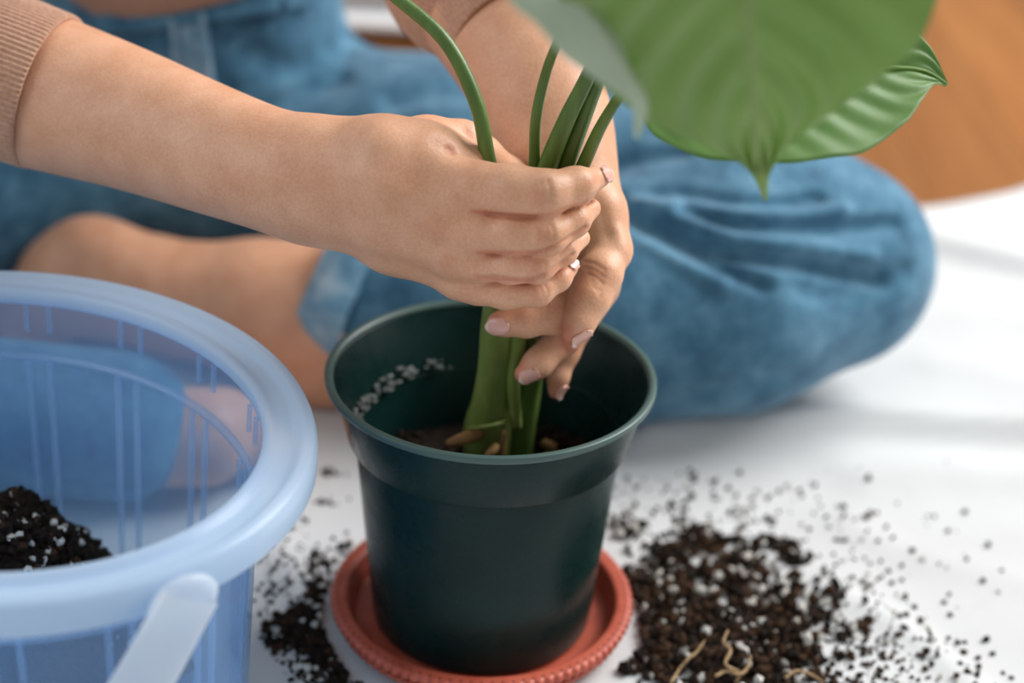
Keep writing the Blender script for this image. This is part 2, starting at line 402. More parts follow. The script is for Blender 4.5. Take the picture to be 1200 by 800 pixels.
def bumps(X, Y):
    """height of the cloth's wrinkles"""
    z = np.zeros_like(X)
    def ridge(px, w, h):
        P = np.array([on_floor(*p)[:2] for p in px]); P = catmull(np.c_[P, 0 * P[:, 0]], 20)[:, :2]
        d = seg_dist(np.stack([X.ravel(), Y.ravel()], -1), P).reshape(X.shape); return h * np.exp(-(d / w) ** 2)
    z += ridge([(760, 520), (900, 505), (1010, 500), (1260, 515)], .014, .018)
    z += ridge([(1010, 560), (1120, 556), (1260, 566)], .02, .006)
    z += ridge([(1090, 290), (1150, 305), (1280, 335)], .015, .015)
    z += ridge([(1060, 370), (1150, 372), (1290, 395)], .02, .006)
    z += ridge([(960, 690), (1040, 730), (1110, 780), (1170, 850)], .010, .004)
    z += ridge([(1000, 620), (1080, 655), (1220, 690)], .016, .003)
    z += ridge([(320, 640), (350, 690), (380, 740)], .012, .004)
    z += ridge([(1100, 430), (1180, 440), (1280, 470)], .025, .004)
    z += .0010 * (np.sin(X * 31 + 3 * np.sin(Y * 17)) * np.sin(Y * 27 + 2 * np.sin(X * 13)) + 1)
    calm = np.clip((np.hypot(X, Y) - .085) / .03, 0, 1) * np.clip((np.hypot((X + .236) / 1.0, Y + .112) - .15) / .03, 0, 1)
    return z * (.12 + .88 * calm)
def cloth_z(x, y): return float(bumps(np.array([[x]]), np.array([[y]]))[0, 0])
def build_cloth():
    nu, nv = 330, 230
    u = np.linspace(-1.75, 1.1, nu); v = np.linspace(0, 1.9, nv); U, W = np.meshgrid(u, v, indexing='ij')
    wob = .008 * np.sin(U * 9) * np.exp(-W * 6)
    soft = np.log1p(np.exp(np.clip(U * 18, -30, 30))) / 18                # the far edge turns straight where it runs behind the person
    X = edge_a[0] + eu[0] * U; Y = edge_a[1] + eu[1] * (soft - .02) - W - wob; Z = bumps(X, Y)
    V = np.stack([X, Y, Z], -1).reshape(-1, 3)
    o = mesh_from('drop_cloth', V, grid_faces(nu, nv), M['cloth'])
    if o.data.polygons[0].normal.z < 0: o.data.flip_normals()
    s = o.modifiers.new('thickness', 'SOLIDIFY'); s.thickness = .0016; s.offset = -1
    tag(o, 'creased white cotton drop cloth spread under the pot and the seated person', 'cloth')
build_cloth()

def build_white_bundle():
    """folded white linen lying on the boards behind the hip: three rounded layers"""
    t = thing('folded_linen', 'white folded linen lying on the wooden floor behind the sitting person', 'cloth', (-.02, 1.28, 0))
    for k in range(3):
        n, m = 40, 24; a = np.linspace(0, 2 * np.pi, n, endpoint=False); x = np.sign(np.cos(a)) * np.abs(np.cos(a)) ** .35; y = np.sign(np.sin(a)) * np.abs(np.sin(a)) ** .45
        P = []
        for ph in np.linspace(-np.pi / 2, np.pi / 2, m):
            rr = np.abs(np.cos(ph)) ** .35
            wob = .006 * np.sin(5 * a + k * 2)
            P.append(np.stack([-.02 + (.40 - .012 * k) * x * rr + wob, 1.28 + (.21 - .01 * k) * y * rr + wob, .001 + .036 * (k + .5) + .019 * np.sin(ph) + .004 * np.sin(3 * x + k) * rr * (k > 0)], -1))
        V = np.array(P).reshape(-1, 3); V[:, 2] = np.maximum(V[:, 2], -.002)
        mesh_from('fold', V, grid_faces(m, n, wrap_m=True), M['linen'], t)
build_white_bundle()

# ================================================================== POT AND SAUCER
def build_pot():
    t = thing('flower_pot', 'dark green plastic nursery pot standing in the terracotta saucer', 'pot', (0, 0, .004))
    b = rounded([(.0, .006), (.0605, .006), (.0632, .009), (.0738, .1275), (.0718, .1285), (.0614, .0125), (.0, .0095)], .0012)
    b[b[:, 0] < .001, 0] = .0004
    V, F = lathe(b, 128); mesh_from('pot_body', V, F, M['pot'], t)
    c = rounded([(.0775, .1265), (.0862, .1615), (.0852, .1615), (.0725, .1295), (.0718, .1265)], .0012)
    V, F = lathe(c, 128); mesh_from('rim_collar', V, F, M['pot'], t)
    r = rounded([(.0858, .1605), (.0898, .1605), (.0902, .1645), (.0868, .1650), (.0848, .1625)], .0012, 4)
    V, F = lathe(r, 128); tag(mesh_from('rim_lip', V, F, M['pot_edge'], t), 'paler scuffed rim lip')
    # dried pale crust left on the inner ledge, a run of small flakes
    parts = []
    for i in range(120):
        a = math.radians(110 + 90 * random.random() ** .8); 
        if random.random() < .25: a = math.radians(random.uniform(182, 200))
        rr = random.uniform(.0695, .0742); z = .1305 + (rr - .071) * 1.3 + random.uniform(0, .002)
        s = random.uniform(.0005, .0019); V, F = chunk((rr * math.cos(a), rr * math.sin(a), z), (s * 1.8, s * 1.2, s * .55), a + math.pi / 2); parts.append((V, F))
    V, F = join(parts); tag(mesh_from('dried_crust', V, F, M['crust'], t, sm=False), 'pale dried crust on the inner ledge', None, None, 'stuff')

_ICO = None
def chunk(c, s, rz=0.0, rough=.32):
    """one irregular crumb: a jittered icosahedron"""
    global _ICO
    if _ICO is None:
        bm = bmesh.new(); bmesh.ops.create_icosphere(bm, subdivisions=1, radius=1); _ICO = (np.array([v.co[:] for v in bm.verts]), [tuple(v.index for v in f.verts) for f in bm.faces]); bm.free()
    V = _ICO[0] * (1 + RNG.uniform(-rough, rough, (len(_ICO[0]), 1))) * np.asarray(s)
    ca, sa = math.cos(rz), math.sin(rz); V = np.stack([V[:, 0] * ca - V[:, 1] * sa, V[:, 0] * sa + V[:, 1] * ca, V[:, 2]], -1)
    return V + np.asarray(c), _ICO[1]
def crumb_mesh(name, C, S, mats, mi, parent=None, rough=.35):
    """thousands of jittered icosahedra as one mesh; C centres, S sizes, mi material per crumb"""
    chunk((0, 0, 0), (1, 1, 1)); B, F0 = _ICO; F0 = np.array(F0); n = len(C)
    A = RNG.uniform(0, 2 * np.pi, n); J = 1 + RNG.uniform(-rough, rough, (n, len(B)))
    P = B[None] * J[..., None] * np.asarray(S)[:, None, :]
    ca, sa = np.cos(A)[:, None], np.sin(A)[:, None]
    V = np.stack([P[..., 0] * ca - P[..., 1] * sa, P[..., 0] * sa + P[..., 1] * ca, P[..., 2]], -1) + np.asarray(C)[:, None, :]
    F = (F0[None] + (np.arange(n) * len(B))[:, None, None]).reshape(-1, 3)
    return mesh_from(name, V.reshape(-1, 3), F, mats, parent, sm=False, mi=np.repeat(mi, len(F0)))
build_pot()

def build_saucer():
    t = thing('plant_saucer', 'terracotta red plastic saucer with beaded rim under the green pot', 'saucer', (0, 0, .001))
    prof = rounded([(.0005, .0014), (.070, .0014), (.0765, .004), (.0800, .0165), (.0775, .0172), (.0735, .0062), (.068, .0050), (.0005, .0050)], .0012)
    V, F = lathe(prof, 128); mesh_from('dish', V, F, M['terracotta'], t)
    nb = 92; seg = nb * 8
    def shp(a, r):
        k = 1 + np.where(r > .0840, .020 * (np.abs(np.cos(a * nb / 2)) - .6), 0); return r * k * np.cos(a), r * k * np.sin(a)
    rim = rounded([(.0772, .0158), (.0860, .0140), (.0872, .0152), (.0873, .0180), (.0855, .0195), (.0790, .0195), (.0772, .0180)], .0010, 3)
    V, F = lathe(rim, seg, shape=shp); mesh_from('beaded_rim', V, F, M['terracotta'], t)
    C = [(.0838 * math.cos(2 * math.pi * (i + .5) / nb), .0838 * math.sin(2 * math.pi * (i + .5) / nb), .01945) for i in range(nb)]
    tag(crumb_mesh('bead_pits', C, [(.0010, .0010, .0005)] * nb, [M['bead_pit']], np.zeros(nb, int), t, .05), 'ring of darker dots on the rim', None, None, 'stuff')
    low = rounded([(.0790, .0085), (.0838, .0075), (.0842, .0105), (.0795, .0115)], .0008)
    def shp2(a, r):
        k = 1 + np.where(r > .082, .018 * (np.abs(np.cos(a * nb / 2)) - .5), 0); return r * k * np.cos(a), r * k * np.sin(a)
    V, F = lathe(low, seg, shape=shp2); mesh_from('lower_bead_ring', V, F, M['terracotta'], t)
build_saucer()

def build_pot_soil():
    n = 1500; r = .066 * np.sqrt(RNG.uniform(0, 1, n)); a = RNG.uniform(0, 2 * np.pi, n)
    C = np.stack([r * np.cos(a), r * np.sin(a), .094 + .006 * np.sin(a * 3 + r * 90) * r / .066 + RNG.uniform(-.002, .002, n)], -1)
    S = RNG.uniform(.0012, .0036, (n, 3)); mi = (RNG.uniform(0, 1, n) < .12).astype(int)
    V, F = lathe(rounded([(.0005, .060), (.062, .060), (.0665, .094), (.03, .0945), (.0005, .095)], .002), 48)
    o = crumb_mesh('potting_soil', C, S, [M['soil'], M['soil_brown']], mi)
    bm = bmesh.new(); bm.from_mesh(o.data); base = bpy.data.meshes.new('tmp'); base.from_pydata([tuple(v) for v in V], [], [tuple(int(i) for i in f) for f in F]); bm.from_mesh(base); bm.to_mesh(o.data); bm.free(); bpy.data.meshes.remove(base)
    tag(o, 'dark moist potting soil inside the green pot around the stems', 'soil', None, 'stuff')
build_pot_soil()

# ================================================================== HOUSEPLANT
plant = thing('houseplant', 'leafy green houseplant with long stalks held upright in the green pot', 'plant', (0, 0.01, .10))
def px_tube(name, pts, mat, seg=16, n=48, squash=1.0, prof=None):
    B = [ball(*p) for p in pts]; V, F = tube([b[0] for b in B], [b[1] for b in B], seg, n, squash, prof); return mesh_from(name, V, F, mat, plant)
groove = lambda a: 1 - .16 * np.exp(-((a - 4.4) / .35) ** 2)
px_tube('stem', [(572, 545, .022, 27), (572, 505, .016, 29), (577, 470, .010, 24), (581, 430, .002, 21), (583, 385, -.006, 20), (590, 330, -.014, 19), (605, 260, -.024, 17)], M['stem'], 20, 60, 1.0, lambda a: 1 - .14 * np.exp(-((a - 2.2) / .3) ** 2))
px_tube('stem', [(604, 545, .026, 18), (608, 505, .022, 19), (616, 460, .018, 18), (618, 420, .010, 18), (612, 380, .0, 17), (614, 320, -.012, 15), (622, 260, -.022, 13)], M['stem_dark'], 18, 60)
px_tube('stem', [(606, 500, .004, 6), (602, 450, -.004, 8), (607, 405, -.008, 9), (610, 340, -.018, 9)], M['stem'], 12, 30)
px_tube('petiole', [(590, 300, -.024, 12), (583, 245, -.027, 12), (572, 188, -.028, 9.5), (558, 120, -.022, 9), (523, 50, -.012, 8.5), (466, -2, .0, 8), (390, -60, .01, 8)], M['petiole'], 14, 70)
px_tube('petiole', [(610, 300, -.020, 9), (622, 240, -.023, 8), (626, 192, -.024, 7), (628, 140, -.026, 6.5), (640, 85, -.03, 6), (660, 30, -.05, 5.5), (690, -60, -.10, 5)], M['petiole'], 12, 60)
px_tube('petiole', [(612, 310, -.022, 13), (626, 250, -.025, 13), (642, 195, -.027, 12), (664, 140, -.029, 10.5), (694, 78, -.032, 9), (725, -5, -.04, 8), (790, -130, -.06, 8)], M['petiole'], 14, 60, 1, groove)
px_tube('petiole', [(622, 310, -.016, 13), (642, 250, -.019, 13), (661, 195, -.021, 12), (682, 140, -.023, 10.5), (704, 84, -.026, 9), (735, 0, -.03, 8), (800, -130, -.04, 8)], M['petiole'], 14, 60, 1, groove)
px_tube('petiole', [(640, 300, -.018, 8), (662, 240, -.022, 8), (684, 192, -.026, 8), (706, 145, -.035, 7), (735, 102, -.05, 6), (760, 90, -.06, 5.5)], M['petiole'], 12, 50)
for pts in ([(563, 508, .0, 7), (548, 512, -.006, 8), (534, 517, -.012, 7), (524, 519, -.015, 4)], [(582, 522, -.006, 4), (577, 528, -.010, 5), (570, 534, -.012, 4)], [(592, 505, .0, 3), (588, 528, .002, 4), (586, 540, .004, 3)], [(636, 518, .03, 5), (648, 524, .03, 6), (640, 533, .03, 4)]):
    tag(px_tube('root_stub', pts, M['node'], 9, 14), 'brown corky root stub')
px_tube('leaf_scar', [(548, 502, .000, 2.5), (566, 500, -.012, 2.5), (585, 496, -.009, 2.5), (598, 490, .004, 2.5)], M['stem'], 8, 20)

def build_leaf(name, mid, side, W, prof, mat, label, cup=.12, ripple=.0, nt=70, ns=37, asym=(1, 1), curl=0.0, vh=.0016):
    """leaf blade: midrib curve, side vectors (towards +s) per control point, half width W(t); veins raised as geometry"""
    C = catmull(mid, 300); L = np.r_[0, np.cumsum(np.linalg.norm(np.diff(C, axis=0), axis=1))]; q = np.linspace(0, L[-1], nt)
    C = np.stack([np.interp(q, L, C[:, k]) for k in range(3)], -1); S = catmull(side, nt); T, _, _ = frames(C)
    t = np.linspace(0, 1, nt); w = W * np.interp(t, *zip(*prof)); k = np.hanning(7); k /= k.sum(); w = np.convolve(np.r_[[w[0]] * 3, w, [w[-1]] * 3], k, 'valid')
    s = np.linspace(-1, 1, ns); V = []; vein = []
    for i in range(nt):
        c = unit(S[i] - T[i] * (S[i] @ T[i])); nrm = np.cross(T[i], c)
        ww = np.where(s < 0, asym[0], asym[1]) * w[i]; aa = np.abs(s)
        lat = ((t[i] * 9 - aa * 2.3 + (s > 0) * .5) % 1.0); lv = np.exp(-((lat - .5) / .09) ** 2) * (aa > .04) * (1 - aa) ** .4
        h = cup * ww * aa ** 1.6 + ripple * np.sin(t[i] * 15 + (s > 0) * 1.7) * aa ** 2 - vh * np.cos((lat - .5) * 2 * np.pi) * np.sqrt(np.clip(aa * (1 - aa) * 4, 0, 1)) * (w[i] > .004) - curl * ww * np.clip(aa - .75, 0, 1) ** 1.5 * 8
        mr = np.exp(-(s * w[i] / .0022) ** 2)
        V.append(C[i] + (s * ww)[:, None] * c - h[:, None] * nrm + (mr * .0012)[:, None] * nrm); vein.append(np.clip(.22 * lv + .55 * mr, 0, 1))
    V = np.array(V).reshape(-1, 3); o = mesh_from(name, V, grid_faces(nt, ns), mat, plant); colour_attr(o, 'vein', np.array(vein).ravel())
    m = o.modifiers.new('thickness', 'SOLIDIFY'); m.thickness = .0007; m.offset = 0
    tag(o, label)
    V, F = tube(C, np.interp(t, [0, .8, 1], [.0022, .0011, .0004]), 8, nt); q = mesh_from('midrib', V, F, M['leaf'], o); q.parent = o; q.matrix_parent_inverse = o.matrix_world.inverted() if False else Matrix()
    q.matrix_parent_inverse = Matrix(); q.location = (0, 0, 0)
    return o
right = CR
HEART = [(0, .05), (.03, .55), (.10, .85), (.25, 1.0), (.45, .97), (.58, .86), (.70, .61), (.80, .35), (.88, .15), (.925, .065), (.95, .032), (1, .004)]
p = [at(850, -330, -.22), at(866, -150, -.21), at(876, 0, -.19), at(884, 120, -.165), at(889, 185, -.15), at(896, 232, -.143)]
build_leaf('leaf', p, [CR * 1.0 + CF * .10] * 6, .0745, HEART, M['leaf'], 'broad blurred leaf hanging nearest the viewer', cup=-.22, ripple=.0015, asym=(.93, .97))
p = [at(742, 98, -.06), at(830, 92, -.065), at(940, 84, -.06), at(1030, 80, -.05), at(1080, 82, -.045), at(1111, 98, -.043)]
build_leaf('leaf', p, [-CU * .9 - CF * .35] * 6, .052, [(0, .1), (.06, .55), (.2, .88), (.4, 1.0), (.6, .92), (.78, .62), (.9, .27), (.95, .10), (1, .01)], M['leaf_dark'], 'deeper green leaf pointing right below the broad one', cup=.22, ripple=.0006, vh=.0006)
p = [at(590, -90, -.225), at(652, -28, -.215), at(698, 30, -.21), at(733, 84, -.205), at(755, 122, -.20), at(744, 160, -.198)]
build_leaf('leaf', p, [CR * .55 + CU * .45 + CF * .7] * 6, .018, [(0, .5), (.2, 1), (.45, .9), (.65, .6), (.8, .30), (.9, .22), (1, .02)], M['leaf_pale'], 'pale underside of a leaf seen edge-on', cup=.45, ripple=.001, vh=.0002)

# ================================================================== BLUE TUB
TC, TA, TB, TTH, TZ = np.array([-.237, -.112]), .1695, .1432, -.70, .190
def oval(a, off):
    """point of the tub outline at angle a, off metres inside the outer rim edge"""
    x, y = (TA - off) * np.cos(a), (TB - off) * np.sin(a)
    return TC[0] + x * math.cos(TTH) - y * math.sin(TTH), TC[1] + x * math.sin(TTH) + y * math.cos(TTH)
def build_tub():
    t = thing('plastic_tub', 'translucent blue plastic tub with white handle holding soil beside the pot', 'tub', (TC[0], TC[1], .001))
    shp = lambda a, o: oval(a, o)
    wall = rounded([(.0235, .187), (.0270, .1525), (.0295, .1515), (.0400, .004), (.044, .0025), (.139, .0025), (.139, .0050), (.046, .0050), (.0424, .0072), (.0317, .1530), (.0292, .1550), (.0258, .187)], .0012)
    V, F = lathe(wall, 128, shape=shp); mesh_from('tub_wall', V, F, M['tub'], t)
    rim = rounded([(.0262, .1830), (.0262, .1915), (.0225, .1930), (.0180, .1895), (.0110, .1890), (.0065, .1935), (.0015, .1915), (.0, .1860), (.0004, .1760), (.0024, .1760), (.0030, .1850), (.0075, .1885), (.0190, .1870), (.0225, .1860), (.0232, .1830)], .0016, 3)
    V, F = lathe(rim, 144, shape=shp); mesh_from('rim', V, F, M['tub_rim'], t)
    ledge = rounded([(.0288, .1560), (.0322, .1550), (.0323, .1515), (.0288, .1520)], .0008)
    V, F = lathe(ledge, 128, shape=shp); mesh_from('ledge', V, F, M['tub_rib'], t)
    for d in range(0, 360, 24):
        for e in (0, 5.5):
            a = math.radians(d + e + 7)
            def rib(z0, z1, o0, o1, w, th):
                V = []
                for z, o in ((z0, o0), (z1, o1)):
                    for da, dd in ((-w, 0), (w, 0), (w, th), (-w, th)):
                        x, y = oval(a + da, o + dd); V.append((x, y, z))
                return V, [(3, 2, 1, 0), (4, 5, 6, 7), (0, 1, 5, 4), (1, 2, 6, 5), (2, 3, 7, 6), (3, 0, 4, 7)]
            V, F = rib(.010, .1525, .0420, .0315, .011, .0022); mesh_from('rib', V, F, M['tub_rib'], t, sm=False)
            V, F = rib(.168, .183, .0268, .0258, .009, .0018); mesh_from('short_rib', V, F, M['tub_rib'], t, sm=False)
    # handle: lug on the rim skirt and a strap that hangs round the front of the tub
    a0 = None; best = 1e9
    for a in np.linspace(0, 2 * np.pi, 720):
        x, y = oval(a, 0); q = project(np.array([[x, y, .182]]))[0]; d = np.hypot(q[0] - 207, q[1] - 690)
        if d < best: best, a0 = d, a
    x, y = oval(a0, -.003); x2, y2 = oval(a0, .02); outv = unit(np.array([x - x2, y - y2, 0]))
    base = np.array([x, y, .180]); V = []
    n, m = 20, 10
    for ph in np.linspace(-np.pi / 2, np.pi / 2, m):
        for th in np.linspace(0, 2 * np.pi, n, endpoint=False):
            tang = np.array([-outv[1], outv[0], 0]); rr = np.cos(ph) ** .5
            V.append(base + outv * (.0045 * np.sin(ph)) + tang * (.0165 * np.cos(th) * rr) + np.array([0, 0, .0120 * np.sin(th) * rr]))
    mesh_from('handle_lug', V, grid_faces(m, n, wrap_m=True), M['handle'], t)
    # strap: from the lug, swung down round the front of the oval
    P = []
    for k in range(0, 15):
        f = k / 14; a = a0 - f * math.pi * 1.0; x, y = oval(a, -.0095); P.append((x, y, .186 - .156 * math.sin(f * math.pi) ** .75))
    P = np.array(P); C = catmull(P, 90); T, _, _ = frames(C); cen = np.array([TC[0], TC[1], 0]); V = []
    for i in range(len(C)):
        o = C[i] - cen; o[2] = 0; o = unit(o); o = unit(o - T[i] * (o @ T[i])); sd = np.cross(T[i], o)
        a = np.linspace(0, 2 * np.pi, 16, endpoint=False); sx = np.sign(np.cos(a)) * np.abs(np.cos(a)) ** .5; sy = np.sign(np.sin(a)) * np.abs(np.sin(a)) ** .5
        V += list(C[i] + .0145 * sx[:, None] * sd + .0030 * sy[:, None] * o)
    mesh_from('handle', V, grid_faces(len(C), 16, wrap_m=True), M['handle'], t)
build_tub()

def build_tub_soil():
    hx, hy = -.268, -.066
    def hz(x, y): return -.006 + .106 * np.exp(-(((x - hx) / .082) ** 2 + ((y - hy) / (.078 - .022 * (y < hy))) ** 2) ** 1.4) + .006 * np.sin(x * 120) * np.sin(y * 140)
    n = 5200; a = RNG.uniform(0, 2 * np.pi, n); q = np.sqrt(RNG.uniform(0, 1, n)); ox, oy = oval(a, .048)
    x = TC[0] + (ox - TC[0]) * q; y = TC[1] + (oy - TC[1]) * q; z = hz(x, y)
    keep = z > .012; x, y, z = x[keep], y[keep], z[keep]; n = len(x)
    S = RNG.uniform(.0013, .0042, (n, 3)); mi = np.where(RNG.uniform(0, 1, n) < .15, 1, 0); pe = RNG.uniform(0, 1, n) < .10; pe &= y > hy - .022; mi[pe] = 2; S[pe] = RNG.uniform(.0014, .003, (pe.sum(), 3))
    nr, na = 24, 64; V = []
    for r in np.linspace(0.0, 1, nr):
        aa = np.linspace(0, 2 * np.pi, na, endpoint=False); ox, oy = oval(aa, .050); X = TC[0] + (ox - TC[0]) * max(r, .002); Y = TC[1] + (oy - TC[1]) * max(r, .002); V += list(np.stack([X, Y, np.maximum(hz(X, Y) - .002, .0052)], -1))
    o = crumb_mesh('tub_soil', np.stack([x, y, z], -1), S, [M['soil'], M['soil_brown'], M['perlite']], mi)
    bm = bmesh.new(); bm.from_mesh(o.data); tmp = bpy.data.meshes.new('tmp'); tmp.from_pydata([tuple(v) for v in V], [], [tuple(int(i) for i in f) for f in grid_faces(nr, na, wrap_m=True) if max(V[i][2] for i in f) > .006]); bm.from_mesh(tmp); bm.to_mesh(o.data); bm.free(); bpy.data.meshes.remove(tmp)
    tag(o, 'heap of dark soil flecked with white perlite inside the blue tub', 'soil', None, 'stuff')
build_tub_soil()

# ================================================================== PERSON
person = thing('person', 'person in tan knit sweater and blue jeans sitting cross-legged holding the plant', 'person', (-.2, .45, 0))
VIEW = -CF
def dense(ch, n=26):
    C = catmull([q for q, r in ch], n); R = catmull([[r, r, r] for q, r in ch], n)[:, 0]; return list(zip(C, R))
def hand_right():
    B = lambda *a: [ball(*q) for q in a]
    arm = B((-150, 20, .12, 88), (-60, 70, .095, 84), (40, 104, .07, 82), (150, 139, .045, 73), (250, 176, .015, 65), (330, 203, -.012, 60), (385, 214, -.020, 62))
    F = Field(np.array([-.42, -.085, .15]), np.array([.075, .17, .40]), .00105)
    lo = np.min([q for q, r in arm] + [at(720, 200, -.03), at(560, 360, -.06)], 0) - .05; hi = np.max([q for q, r in arm] + [at(720, 200, .03), at(560, 140, .03)], 0) + .05
    lo[0] = at(-70, 80, .09)[0]; F = Field(lo, hi, .00105)
    vd = unit(VIEW)
    F.chain(dense(arm), .012, flat=(vd, .86))
    pal = F.sub(arm[-2:] + B((545, 219, -.048, 40), (545, 140, 0, 40), (540, 350, -.04, 30)), .02)
    for c in (B((370, 185, -.020, 38), (450, 184, -.034, 42), (545, 220, -.046, 29)), B((370, 205, -.022, 40), (450, 222, -.040, 40), (542, 266, -.050, 27)),
              B((370, 230, -.020, 40), (450, 255, -.038, 38), (540, 301, -.048, 24)), B((375, 242, -.014, 36), (460, 284, -.028, 32), (542, 330, -.042, 20)),
              B((420, 182, -.012, 36), (500, 167, -.006, 26), (541, 166, .0, 24)), B((440, 180, -.022, 38), (500, 182, -.028, 33), (552, 192, -.024, 25))):
        F.chain(c, .012, into=pal)
    fing = F.sub(B((545, 219, -.048, 40), (720, 200, -.03, 20), (560, 350, -.05, 30), (650, 230, .03, 30)), .004)
    chains = dict(index=B((530, 216, -.046, 29), (560, 220, -.050, 29.5), (600, 222.5, -.055, 29), (637, 227, -.057, 27), (675, 218, -.046, 21.5), (704, 207.5, -.030, 12)),
                  middle=B((530, 264, -.049, 25), (560, 271, -.055, 24), (600, 274, -.060, 23.5), (640, 276, -.061, 23), (672, 259, -.048, 18), (692, 244, -.034, 12.5)),
                  ring=B((530, 300, -.047, 23), (560, 309, -.053, 20), (600, 312, -.058, 19), (630, 311, -.058, 19), (660, 294, -.047, 15), (681, 279, -.033, 11)),
                  little=B((535, 330, -.042, 20), (560, 337, -.048, 18.5), (592, 344, -.053, 17), (630, 342, -.054, 16), (655, 327, -.046, 12.5), (668.5, 314.5, -.038, 9.5)),
                  thumb=B((541, 166, .0, 24), (563, 183, .010, 24), (598, 206, .020, 20), (640, 226, .026, 15)))
    for nme, c in chains.items():
        one = F.sub(c, .006); F.chain(c, .005, into=one); 
        s = tuple(slice(one.a[i], one.b[i]) for i in range(3)); F.f[s] = F.f[s]
        a = np.maximum(one.a, fing.a); b = np.minimum(one.b, fing.b)
        sf = tuple(slice(a[i] - fing.a[i], b[i] - fing.a[i]) for i in range(3)); so = tuple(slice(a[i] - one.a[i], b[i] - one.a[i]) for i in range(3))
        fing.f[sf] = smin(fing.f[sf], one.f[so], .0012)
    F.add(pal, .012); F.add(fing, .005)
    V, Q = F.mesh(); V = relax(V, Q, 3); N = normals(V, Q); flush = np.zeros(len(V))
    g = lambda *a, **k: stroke(V, N, *a, **k)
    # knuckle wrinkles over the middle joints
    for x, y0, y1, d in ((637, 214, 248, .0007), (644, 212, 246, .0007), (631, 218, 244, .0005), (641, 264, 290, .0006), (647, 263, 288, .0006), (634, 266, 290, .0005), (631, 303, 323, .0005), (637, 302, 321, .0005), (634, 336, 352, .0004), (640, 334, 350, .0004)):
        g([(x - 2, y0), (x + 2, (y0 + y1) / 2), (x - 2, y1)], 2.8, d * 1.7, Ymax=0)
    for x, y, w in ((640, 231, 13), (640, 277, 12), (633, 312, 10), (628, 344, 9)): g([(x, y - 4), (x, y + 4)], w, -.0008, Ymax=0)
    for c in ([(553, 247), (590, 253), (630, 254.5), (680, 240), (702, 226)], [(561, 296), (600, 298), (630, 296), (660, 283), (687, 266)], [(558, 323), (600, 328), (624, 328), (648, 316), (672, 297)]):
        g(c, 2.6, .0018, Ymax=0, taper=32); flush += .35 * np.exp(-(seg_dist(project(V), catmull(np.array(c, float), 20)) / 3.0) ** 2) * (V[:, 1] < 0)
    # dimple above the thumb, tendons, knuckles on the back of the hand
    g([(525, 173), (531, 177)], 4, .0012, Ymax=.02); g([(512, 168), (540, 180)], 9, .0008, Ymax=.02); g([(545, 150), (551, 185)], 8, .0006, Ymax=.02)
    g([(420, 205), (480, 232), (512, 268)], 13, -.0010, Ymax=0); g([(440, 245), (500, 285), (524, 304)], 11, -.0009, Ymax=0); g([(470, 240), (515, 285)], 9, .0006, Ymax=0)
    g([(513, 268), (515, 274)], 15, -.0012, Ymax=0); g([(524, 304), (525, 307)], 13, -.0012, Ymax=0); g([(528, 335), (530, 337)], 12, -.0008, Ymax=0)
    for pts, w, k in (([(631, 228), (633, 236)], 10, .36), ([(636, 275), (637, 281)], 9, .34), ([(626, 310), (628, 316)], 8, .28), ([(622, 340), (628, 350)], 9, .3), ([(512, 268), (515, 272)], 12, .28), ([(523, 303), (525, 306)], 9, .28),
                      ([(690, 212), (704, 207)], 10, .25), ([(668, 314), (660, 322)], 9, .3), ([(527, 174), (530, 178)], 4, .45), ([(555, 248), (630, 255)], 3, .35), ([(560, 296), (640, 296)], 3, .35), ([(560, 326), (625, 329)], 3, .35)):
        flush += k * np.exp(-(seg_dist(project(V), pts) / w) ** 2) * (V[:, 1] < .02)
    return V, Q, np.clip(flush, 0, .8), chains
